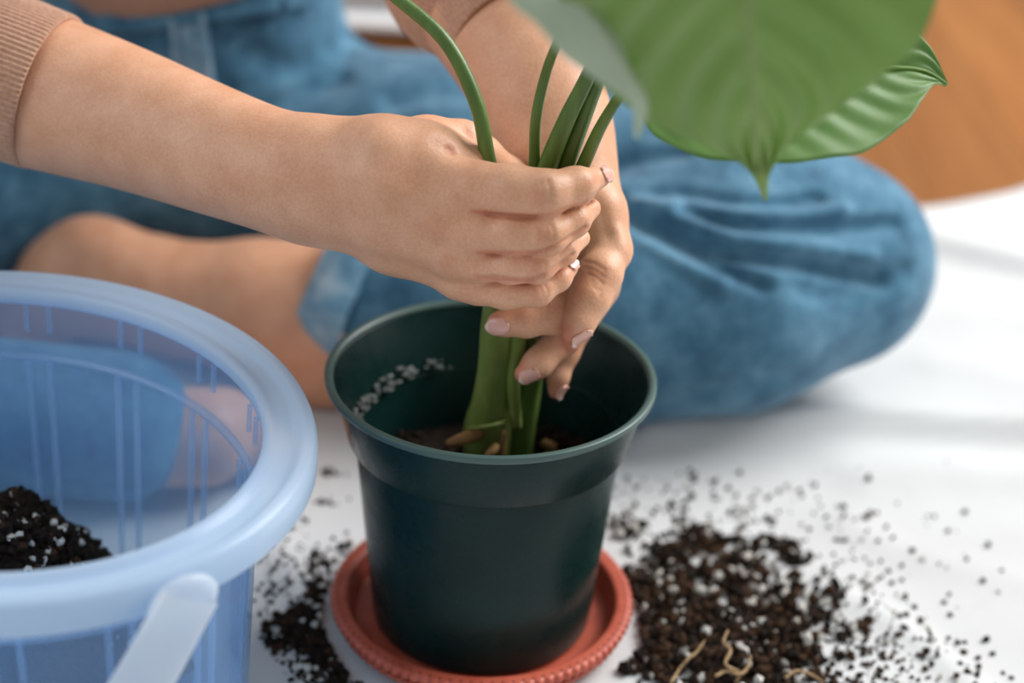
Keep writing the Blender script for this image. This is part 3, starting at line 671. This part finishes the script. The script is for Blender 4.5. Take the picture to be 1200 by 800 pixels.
def hand_left():
    B = lambda *a: [ball(*q) for q in a]
    arm = B((480, -130, .24, 98), (545, -40, .17, 84), (612, 60, .10, 73), (640, 130, .062, 60), (656, 186, .045, 51))
    lo = np.min([at(560, 300, -.075)] + [q - r for q, r in arm[1:]] + [at(560, 500, .03)], 0) - .012; hi = np.max([q for q, r in arm[1:]] + [at(745, 300, .05)], 0) + .035
    F = Field(lo, hi, .00105); F.chain(dense(arm), .012, flat=(unit(VIEW), .9))
    pal = F.sub(arm[-1:] + B((690, 290, .02, 60), (690, 390, .0, 40)), .02)
    F.chain(B((656, 186, .045, 51), (678, 240, .032, 45), (691, 292, .024, 41), (690, 340, .016, 28)), .012, into=pal)
    F.chain(B((670, 215, .030, 40), (700, 250, .014, 28), (716, 294, .0, 22)), .012, into=pal)
    ch = dict(thumb=B((716, 292, .0, 23), (703, 322, -.016, 25), (691, 350, -.026, 23), (679, 377, -.034, 18), (669.5, 393, -.038, 11.5)),
              index=B((690, 330, .006, 26), (680, 358, -.010, 23), (652, 368, -.021, 22), (617, 377, -.026, 17), (590, 378.5, -.026, 14), (583, 379, -.0255, 11.8)),
              middle=B((700, 335, .015, 26), (684, 362, .006, 22), (661, 394, -.006, 20), (630, 426, -.018, 16.5), (614, 438, -.022, 11.5)),
              ring=B((682, 380, .02, 16), (664, 414, .012, 13.5), (654, 442, .005, 11.8), (650.5, 459, .002, 8.5)))
    tot = F.sub([q for c in ch.values() for q in c], .01)
    for nme, c in ch.items():
        one = F.sub(c, .006); F.chain(c, .005, into=one); a = np.maximum(one.a, tot.a); b = np.minimum(one.b, tot.b)
        st = tuple(slice(a[i] - tot.a[i], b[i] - tot.a[i]) for i in range(3)); so = tuple(slice(a[i] - one.a[i], b[i] - one.a[i]) for i in range(3)); tot.f[st] = smin(tot.f[st], one.f[so], .0012)
    F.add(pal, .014); F.add(tot, .006)
    V, Q = F.mesh(); V = relax(V, Q, 3); N = normals(V, Q); flush = np.zeros(len(V))
    g = lambda *a, **k: stroke(V, N, *a, **k)
    for k in range(5): g([(684 + k * 2.5, 306 + k * 7), (697 + k, 309 + k * 8), (708 - k, 316 + k * 8)], 2.4, .0006 if k < 3 else .0003, Ymax=.0)
    g([(640, 352), (643, 372)], 3, .0005, Ymax=0); g([(648, 350), (651, 372)], 3, .0004, Ymax=0); g([(655, 400), (664, 412)], 4, .0005, Ymax=.02)
    g([(722, 270), (737, 305)], 9, -.0010, Ymax=.05); g([(700, 235), (712, 275)], 8, .0008, Ymax=.05)
    for pts, w, k in (([(664, 385), (664, 404)], 11, .8), ([(682, 320), (668, 360)], 10, .4), ([(610, 430), (604, 440)], 10, .7), ([(648, 450), (648, 468)], 9, .6), ([(625, 372), (650, 360)], 14, .2), ([(578, 368), (610, 366)], 8, .4), ([(690, 312), (706, 322)], 8, .2)):
        flush += k * np.exp(-(seg_dist(project(V), pts) / w) ** 2) * (V[:, 1] < .04)
    return V, Q, np.clip(flush, 0, .8), ch
def bare_leg():
    B = lambda *a: [ball(*q) for q in a]
    leg = [(np.array([.04, .275, .068]), .05), (np.array([-.06, .278, .062]), .056)] + B((385, 382, .275, 92), (300, 362, .28, 74), (205, 350, .285, 59), (150, 335, .29, 58))
    F = Field(np.array([-.46, .07, -.004]), np.array([.06, .46, .15]), .0022); F.chain(leg, .025)
    F.chain(B((160, 335, .29, 52), (104, 318, .30, 56), (75, 322, .31, 46)), .02); F.chain(B((110, 330, .30, 50), (30, 372, .33, 44), (-70, 380, .37, 38)), .03)
    F.chain(B((125, 292, .285, 20), (105, 288, .285, 20)), .02)
    F.chain([(np.array([-.30, .115, .044]), .034), (np.array([-.235, .113, .044]), .034)] + B((238, 512, .122, 50), (262, 500, .140, 38)), .02)
    f0 = at(262, 500, .14); fd, fp = np.array([.90, .42, 0]), np.array([-.42, .90, 0])
    F.chain([(f0 + np.array([0, 0, -.004]), .019), (f0 + fd * .024 + np.array([0, 0, -.016]), .016)], .02); F.chain([(f0 + fp * .02 + np.array([0, 0, -.008]), .019), (f0 + fd * .020 + fp * .022 + np.array([0, 0, -.018]), .014)], .02)
    for k in range(5):                                                     # the toes of the other foot
        b = f0 + fp * (-.013 + .0125 * k) + fd * (.022 - .002 * k * k * .4); b[2] = .020; e = b + fd * (.026 - .0028 * k); e[2] = .0145
        F.chain([(b, .0098 - .0006 * k), (e, .0092 - .0009 * k)], .005)
    V, Q = F.mesh(); V[:, 2] = np.maximum(V[:, 2], .003); V = relax(V, Q, 4); return V, Q
def hidden_body():
    P = lambda x, y, z, r: (np.array([x, y, z]), r)
    F = Field(np.array([-.72, .05, 0.0]), np.array([.30, .66, .72]), .008)
    F.chain([P(-.245, .48, .11, .07), P(-.245, .49, .28, .068), P(-.2, .47, .45, .095), P(-.2, .44, .56, .08)], .03)
    F.chain([P(-.36, .44, .55, .05), P(-.2, .44, .56, .06), P(-.04, .44, .55, .05)], .05)
    F.chain([P(-.17, .455, .092, .068), P(.08, .375, .10, .066), P(.225, .30, .10, .048), P(.08, .268, .078, .048), P(-.05, .278, .065, .05)], .03)
    F.chain([P(-.31, .455, .10, .075), P(-.47, .35, .10, .066), P(-.63, .21, .085, .046), P(-.42, .122, .048, .034), P(-.26, .115, .042, .029)], .03)
    e = at(-60, 70, .095); F.chain([P(-.38, .43, .53, .045), (np.array([-.55, .26, .36]), .042), (e, .034)], .03)
    e = at(545, -40, .17); F.chain([P(-.03, .43, .53, .045), (np.array([.03, .33, .40]), .042), (e, .034)], .03)
    V, Q = F.mesh(); V[:, 2] = np.maximum(V[:, 2], .004); return relax(V, Q, 2), Q
Vr, Qr, fr, chR = hand_right(); Vl, Ql, fl_, chL = hand_left(); Vb, Qb = bare_leg(); Vh, Qh = hidden_body()
def build_body():
    VV, QQ, FL, off = [], [], [], 0
    for V, Q, fz in ((Vr, Qr, fr), (Vl, Ql, fl_), (Vb, Qb, None), (Vh, Qh, None)):
        VV.append(V); QQ.append(Q + off); off += len(V); FL.append(np.zeros(len(V)) if fz is None else fz)
    o = mesh_from('body', np.vstack(VV), np.vstack(QQ), M['skin'], person); colour_attr(o, 'flush', np.concatenate(FL))
build_body()

def nail(chain, nvec, length, width, skin, slide=.42, lift=1.0):
    """a curved nail plate laid on the finger's own surface"""
    (A, ra), (Bp, rb) = chain[-2], chain[-1]; t = unit(Bp - A); n = nvec[0] * CR + nvec[1] * CU + nvec[2] * VIEW; n = unit(n - t * (n @ t)); s = np.cross(t, n)
    tip = Bp + t * rb * .85; near = skin[(np.linalg.norm(skin - (tip - t * length * .5), axis=1) < .016) & (seg_dist(skin, [A - t * .004, Bp]) < max(ra, rb) * 1.3)] - tip
    X, S, H = near @ t, near @ s, near @ n
    nu, nv = 15, 13; G = np.zeros((nu, nv, 3)); R = width * .66
    for i, u in enumerate(np.linspace(0, 1, nu)):
        for j, v in enumerate(np.linspace(-1, 1, nv)):
            x = -length * slide * 2 * (1 - u) * 1.0 + (u - 1) * 0; e = 1 - .28 * abs(v) ** 2.6
            x = -length * (slide + .5) + length * (.5 + (u - .5) * e); y = v * width * .5 * (1 - .12 * (1 - u) ** 2) * math.sqrt(max(.12, 1 - max(0, (u - .72) / .28) ** 2 * .72)) * math.sqrt(max(.12, 1 - max(0, (.22 - u) / .22) ** 2 * .6))
            k = (np.hypot(X - x, S - y) < .0014) & (H > -rb); h = H[k].max() if k.any() else np.nan; G[i, j] = x, y, h
    h = G[..., 2]; c = np.nanmax(h, 1, keepdims=True); c = np.where(np.isnan(c), np.nanmax(h), c)
    arc = c - R + np.sqrt(np.maximum(R * R - G[..., 1] ** 2, 0)); h = np.where(np.isnan(h), arc, np.maximum(h, arc) * .5 + arc * .5)
    for _ in range(2): h[1:-1] = (h[:-2] + 2 * h[1:-1] + h[2:]) / 4
    h += .00035 + .0004 * np.linspace(0, 1, nu)[:, None] ** 2
    V = tip + G[..., :1] * t + G[..., 1:2] * s + h[..., None] * n
    F = grid_faces(nu, nv); mi = np.zeros(len(F), int); mi[(nu - 3) * (nv - 1):] = 1
    o = mesh_from('fingernail', V.reshape(-1, 3), F, [M['nail'], M['nail_tip']], person, mi=mi)
    m = o.modifiers.new('thickness', 'SOLIDIFY'); m.thickness = .0009; m.offset = -.6
nail(chR['index'], (.75, .35, .45), .0095, .0092, Vr)
nail(chR['little'], (.35, .45, .8), .0075, .0062, Vr)
nail(chL['index'], (.05, -.30, 1.0), .0135, .0098, Vl)
nail(chL['thumb'], (.95, .05, .40), .0125, .0095, Vl)
nail(chL['middle'], (.40, -.30, .9), .0110, .0084, Vl)
nail(chL['ring'], (.8, 0, .5), .009, .0075, Vl)

# ------------------------------------------------------------------ jeans
def build_jeans():
    P = lambda x, y, z, r: (np.array([x, y, z]), r)
    F = Field(np.array([-.76, .03, -.004]), np.array([.40, .66, .30]), .0034)
    hips = F.sub([P(-.40, .47, .10, .14), P(-.06, .47, .26, .14)], .05)
    F.chain([P(-.19, .47, .098, .098), P(-.31, .47, .098, .098)], .05, into=hips); F.chain([P(-.245, .485, .12, .104), P(-.247, .485, .245, .096)], .05, into=hips); F.chain([P(-.238, .472, .24, .092), P(-.262, .472, .24, .092)], .05, into=hips)
    F.add(hips, 0)
    lt = [P(-.16, .455, .092, .090), P(-.06, .425, .095, .093), P(.08, .375, .102, .094), P(.17, .33, .106, .086), P(.238, .302, .104, .068)]
    F.chain(lt, .04)
    ls = F.sub([P(.268, .30, .1, .07), P(-.1, .27, .06, .08)], .03)
    F.chain([P(.235, .296, .096, .067), P(.16, .265, .090, .078), P(.08, .255, .082, .078), P(-.02, .268, .07, .066), P(-.14, .285, .062, .060)], .03, into=ls)
    c0 = at(402, 330, .265); cn = unit(np.array([-.86, .38, .16])); ls.cut_plane(c0, cn)
    F.add(ls, .022)
    rs = F.sub([P(-.7, .2, .1, .1), P(-.2, .13, .05, .08), P(-.1, .6, .1, .1)], .03)
    F.chain([P(-.31, .455, .10, .100), P(-.47, .35, .105, .096), P(-.60, .25, .100, .080), P(-.645, .20, .090, .068)], .04, into=rs)
    F.chain([P(-.645, .19, .075, .060), P(-.42, .122, .056, .050), P(-.235, .112, .051, .048)], .03, into=rs)
    F.add(rs, .02)
    V, Q = F.mesh(); V[:, 2] = np.maximum(V[:, 2], .0035 + .001 * np.sin(V[:, 0] * 60)); V = relax(V, Q, 3); N = normals(V, Q)
    for k in range(2):
        for pts, w, d in (([(717, 225), (795, 227), (845, 235), (900, 240), (960, 232)], 7, .0050), ([(725, 240), (780, 267), (845, 292), (920, 305), (1030, 325)], 10, .0075), ([(717, 247), (780, 284), (840, 312), (895, 334)], 8, .0055),
                          ([(800, 245), (855, 262), (940, 268), (1050, 262)], 9, .0055), ([(715, 197), (750, 187), (800, 177)], 8, .004),
                          ([(735, 232), (790, 248), (850, 277), (930, 287), (1020, 300)], 8, -.0035), ([(790, 236), (850, 248), (930, 252), (990, 246)], 7, -.0035), ([(725, 256), (790, 300), (850, 335)], 9, -.003),
                          ([(940, 340), (1000, 345), (1060, 320)], 14, .003), ([(760, 480), (850, 455), (940, 440)], 12, .002), ([(460, 120), (520, 110), (600, 120)], 14, .003), ([(300, 140), (350, 110), (400, 90)], 12, .005), ([(290, 60), (340, 80), (400, 60)], 16, .004)):
            stroke(V, N, pts, w, d * .8)
        V = relax(V, Q, 1); N = normals(V, Q)
    o = mesh_from('jeans', V, Q, M['denim'], person); tag(o, 'faded blue denim jeans')
    # cuff: two soft rolled rings round the ankle opening
    up = unit(np.cross(cn, [0, 1, .2])); sd = np.cross(cn, up); cc = np.array([-.118, .281, .064]) if False else c0
    # centre of the leg on the cut plane
    A, Bq = np.array([-.02, .268, .07]), np.array([-.14, .285, .062]); tt = ((c0 - A) @ cn) / ((Bq - A) @ cn); cc = A + (Bq - A) * tt
    for k, (off, rad, th) in enumerate(((-.012, .0625, .0075), (.004, .0600, .0050))):
        n, m = 72, 12; V = []
        for a in np.linspace(0, 2 * np.pi, n, endpoint=False):
            e = up * math.cos(a) + sd * math.sin(a); R = rad + .0018 * math.sin(7 * a + k)
            for b in np.linspace(0, 2 * np.pi, m, endpoint=False): 
                q = cc + cn * (off + (.016 if k == 0 else .005) * math.sin(b)) + e * (R + th * .6 * math.cos(b)); q[2] = max(q[2], .003); V.append(q)
        c = mesh_from('cuff', V, grid_faces(n, m, wrap_m=True, wrap_n=True), M['denim_worn'], o); tag(c, 'frayed pale jeans cuff')
    # waistband, belt loops, fly and button: strips standing on the front of the hips
    def strip(name, pts, wpx, mat, th=.004, n=24):
        C = catmull(np.array([at(*q) for q in pts]), n); T, _, _ = frames(C); V = []
        for i in range(n):
            nn = unit(np.array([0, -1, .35]) - T[i] * (np.array([0, -1, .35]) @ T[i])); s = np.cross(T[i], nn); w = wpx * depth(C[i]) / FPX / 2
            for a in np.linspace(0, 2 * np.pi, 12, endpoint=False): V.append(C[i] + s * w * np.sign(np.cos(a)) * abs(np.cos(a)) ** .5 + nn * th * np.sign(np.sin(a)) * abs(np.sin(a)) ** .6)
        return mesh_from(name, V, grid_faces(n, 12, wrap_m=True), mat, o)
    return o, strip
jeans, jstrip = build_jeans()

# ------------------------------------------------------------------ sweater
def ribbed(P, R, ribs, n, amp=.00055, up=(0.13, 0.2, 0.97), hem=.006, flat=1.0):
    """knit tube with raised ribs along its length and a rolled hem at its first end"""
    seg = ribs * 6; prof = lambda a: 1 + (amp / np.mean(R)) * np.cos(a * ribs)
    C = catmull(P, n); Rr = catmull(np.stack([R, R, R], -1), n)[:, 0]; T, N, B = frames(C, up); a = np.linspace(0, 2 * np.pi, seg, endpoint=False); pr = prof(a)
    ring = lambda i, r, sh: C[i] + T[i] * sh + r * (N[i] * (np.cos(a) * pr)[:, None] + B[i] * (np.sin(a) * pr * flat)[:, None])
    V = [ring(3, Rr[0] * .93, 0), ring(0, Rr[0] * .93, .001), ring(0, Rr[0] * .955, -.0012), ring(0, Rr[0] * .985, -.0012), ring(0, Rr[0] * 1.0, .0006)] + [ring(i, Rr[i], 0) for i in range(1, n)]
    V = np.vstack(V); return V, grid_faces(n + 4, seg, wrap_m=True)
def build_sweater():
    top = mesh_from('sweater', *torso_sweater(), M['knit'], person); tag(top, 'tan ribbed knit sweater')
    c = [at(58, 108, .067), at(2, 88, .073), at(-70, 66, .092), at(-150, 30, .12)]
    sh = np.array([-.38, .43, .53]); P = c + [np.array([-.52, .20, .335]), np.array([-.50, .30, .43]), sh]
    R = [.0435, .0445, .0455, .047, .050, .056, .062]
    V, F = ribbed(P, R, 92, 70); mesh_from('sleeve', V, F, M['knit'], top)
    P = [at(610, 46, .107), at(580, -5, .14), at(540, -60, .18), np.array([.02, .36, .44]), np.array([-.04, .43, .53])]
    V, F = ribbed(P, [.0415, .0435, .047, .054, .062], 92, 50); mesh_from('sleeve', V, F, M['knit'], top)
def torso_sweater():
    seg = 160 * 4; a = np.linspace(0, 2 * np.pi, seg, endpoint=False); pr = 1 + .005 * np.cos(a * 160); V = []
    hem = at(180, 12, .36)[2]
    for z, rx, ry, cy in ((hem + .02, .112, .112, .485), (hem + .002, .113, .113, .485), (hem - .004, .117, .118, .485), (hem + .0, .122, .123, .485), (hem + .012, .125, .126, .484), (hem + .04, .135, .130, .48), (hem + .09, .155, .132, .475), (hem + .16, .165, .130, .465), (hem + .24, .178, .122, .455), (hem + .29, .170, .10, .445), (hem + .32, .10, .07, .44)):
        V.append(np.stack([-.238 + rx * .95 * pr * np.cos(a), cy + ry * pr * np.sin(a), 0 * a + z + .028 * np.cos(a) * (z < hem + .05)], -1))
    V = np.vstack(V); return V, grid_faces(11, seg, wrap_m=True)
build_sweater()

def surf_y(o, px, py, skip=0.0):
    """y of the jeans' front under a pixel"""
    d = Vector(CF + CR * (px - 600) / FPX - CU * (py - 400) / FPX); ok, loc, nn, _ = o.ray_cast(o.matrix_world.inverted() @ Vector(CAM), d.normalized())
    return (o.matrix_world @ loc).y if ok else .40
bpy.context.view_layer.update()
def on_jeans(px, py): return (px, py, surf_y(jeans, px, py) - .002)
jstrip('fly', [on_jeans(*q) for q in ((222, 14), (224, 50), (228, 85), (234, 120))], 40, M['denim_worn'], .004)
jstrip('fly_seam', [on_jeans(*q) for q in ((203, 18), (206, 52), (210, 90), (216, 120))], 9, M['denim_worn'], .007)
jstrip('fly_seam', [on_jeans(*q) for q in ((238, 10), (241, 52), (246, 90), (252, 120))], 9, M['denim_worn'], .007)
jstrip('waistband', [on_jeans(*q) for q in ((120, 30), (180, 22), (240, 14), (300, 6), (360, -4))], 26, M['denim'], .005)
jstrip('pocket_opening', [on_jeans(*q) for q in ((290, 4), (300, 14), (318, 12), (330, 0))], 22, M['denim_dark'], .004)

# ================================================================== SPILLED SOIL
def spill(name, blobs, label, seed, perl=.10, brown=.4):
    rg = np.random.default_rng(seed); C = []; S = []
    for (px, py, sx, sy, n, s0, s1, pile) in blobs:
        c = on_floor(px, py); ux = on_floor(px + 1, py) - c; uy = on_floor(px, py - 1) - c
        g = rg.normal(0, 1, (n, 2)); P = c + g[:, :1] * sx * ux + g[:, 1:] * sy * uy; s = rg.uniform(s0, s1, (n, 1)) * rg.uniform(.6, 1.25, (n, 3))
        h = pile * np.exp(-(g ** 2).sum(1) * .6) * rg.uniform(0, 1, n)
        P[:, 2] = h + s[:, 2] * .6; C.append(P); S.append(s)
    C = np.vstack(C); S = np.vstack(S)
    r = np.hypot(C[:, 0], C[:, 1]); k = (r > .094) & (np.hypot(C[:, 0] - TC[0], C[:, 1] - TC[1]) > .138); C, S = C[k], S[k]
    C[:, 2] += bumps(C[:, 0][None], C[:, 1][None])[0]
    q = rg.uniform(0, 1, len(C)); mi = np.where(q < perl, 2, np.where(q < perl + brown, 1, 0))
    o = crumb_mesh(name, C, S, [M['soil'], M['soil_brown'], M['perlite']], mi); tag(o, label, 'soil', None, 'stuff')
R1 = []
_rg = np.random.default_rng(11)
for px, py, sx, sy, n in ((870, 745, 42, 26, 700), (905, 720, 34, 18, 420), (820, 760, 45, 25, 600), (860, 790, 50, 20, 700), (780, 735, 35, 30, 420), (770, 700, 28, 16, 260), (920, 770, 30, 26, 300), (800, 665, 26, 12, 180), (835, 690, 22, 10, 140), (745, 690, 20, 16, 130)):
    R1.append((px, py, sx, sy, int(n * .5), .0010, .0042, .007))
for px, py, sx, sy, n in ((815, 628, 10, 7, 90), (826, 638, 12, 5, 70), (735, 626, 14, 5, 60), (905, 640, 20, 3, 70), (870, 660, 11, 6, 80), (882, 672, 8, 6, 60), (790, 650, 14, 6, 60), (925, 658, 12, 3, 40), (880, 688, 10, 6, 50), (855, 640, 22, 9, 50)):
    R1.append((px, py, sx, sy, int(n * .8), .0011, .0036, .004))
for px, py, sx, sy, n in ((860, 700, 90, 60, 420), (980, 770, 60, 40, 220), (780, 600, 70, 22, 120), (930, 640, 70, 40, 90), (1080, 690, 70, 60, 36), (1000, 780, 90, 30, 220)):
    R1.append((px, py, sx, sy, n, .0006, .0022, 0))
spill('spilled_soil', R1, 'spilled brown potting soil and perlite on the cloth right of the pot', 5, .13, .42)
R2 = [(362, 738, 18, 12, 220, .001, .0036, .004), (350, 745, 14, 12, 160, .001, .0034, .004), (372, 720, 12, 10, 110, .001, .003, .003), (385, 765, 14, 18, 160, .001, .0034, .003), (410, 790, 26, 14, 200, .001, .0034, .003), (378, 662, 10, 6, 40, .001, .0026, 0), (380, 690, 9, 6, 40, .001, .0028, 0), (406, 645, 4, 4, 14, .001, .003, 0),
      (335, 760, 40, 45, 200, .0005, .002, 0), (350, 690, 40, 40, 130, .0005, .0018, 0), (320, 640, 25, 14, 40, .0006, .0018, 0), (300, 790, 30, 20, 140, .0005, .002, 0), (385, 555, 6, 3, 14, .0008, .002, 0), (380, 588, 12, 3, 16, .0006, .0016, 0)]
spill('spilled_soil', R2, 'small patch of dark spilled soil on the cloth between tub and saucer', 6, .06, .2)
def strand(label, pts, r):
    P = [on_floor(px, py, z) for px, py, z in pts]; V, F = tube(P, [r] * (len(P) - 1) + [r * .5], 8, 40); o = mesh_from('root_strand', V, F, M['root'])
    tag(o, label, 'root', 'dry roots in the spilled soil')
strand('pale wavy root strand standing highest in the spilled soil', [(862, 800, .006), (866, 788, .012), (850, 778, .016), (856, 762, .018), (848, 752, .022), (853, 738, .024)], .0010)
strand('tan crooked root strand left of the wavy one in the soil', [(786, 800, .008), (796, 784, .010), (806, 772, .014), (816, 764, .015), (826, 750, .018)], .0009)
strand('short forked root strand lying at the front of the soil', [(838, 792, .012), (852, 786, .013), (866, 790, .013), (876, 782, .014), (880, 768, .016)], .0010)
strand('thin reddish root strand at the front right edge of the soil', [(920, 794, .008), (934, 786, .009), (950, 790, .008), (966, 800, .007)], .0009)
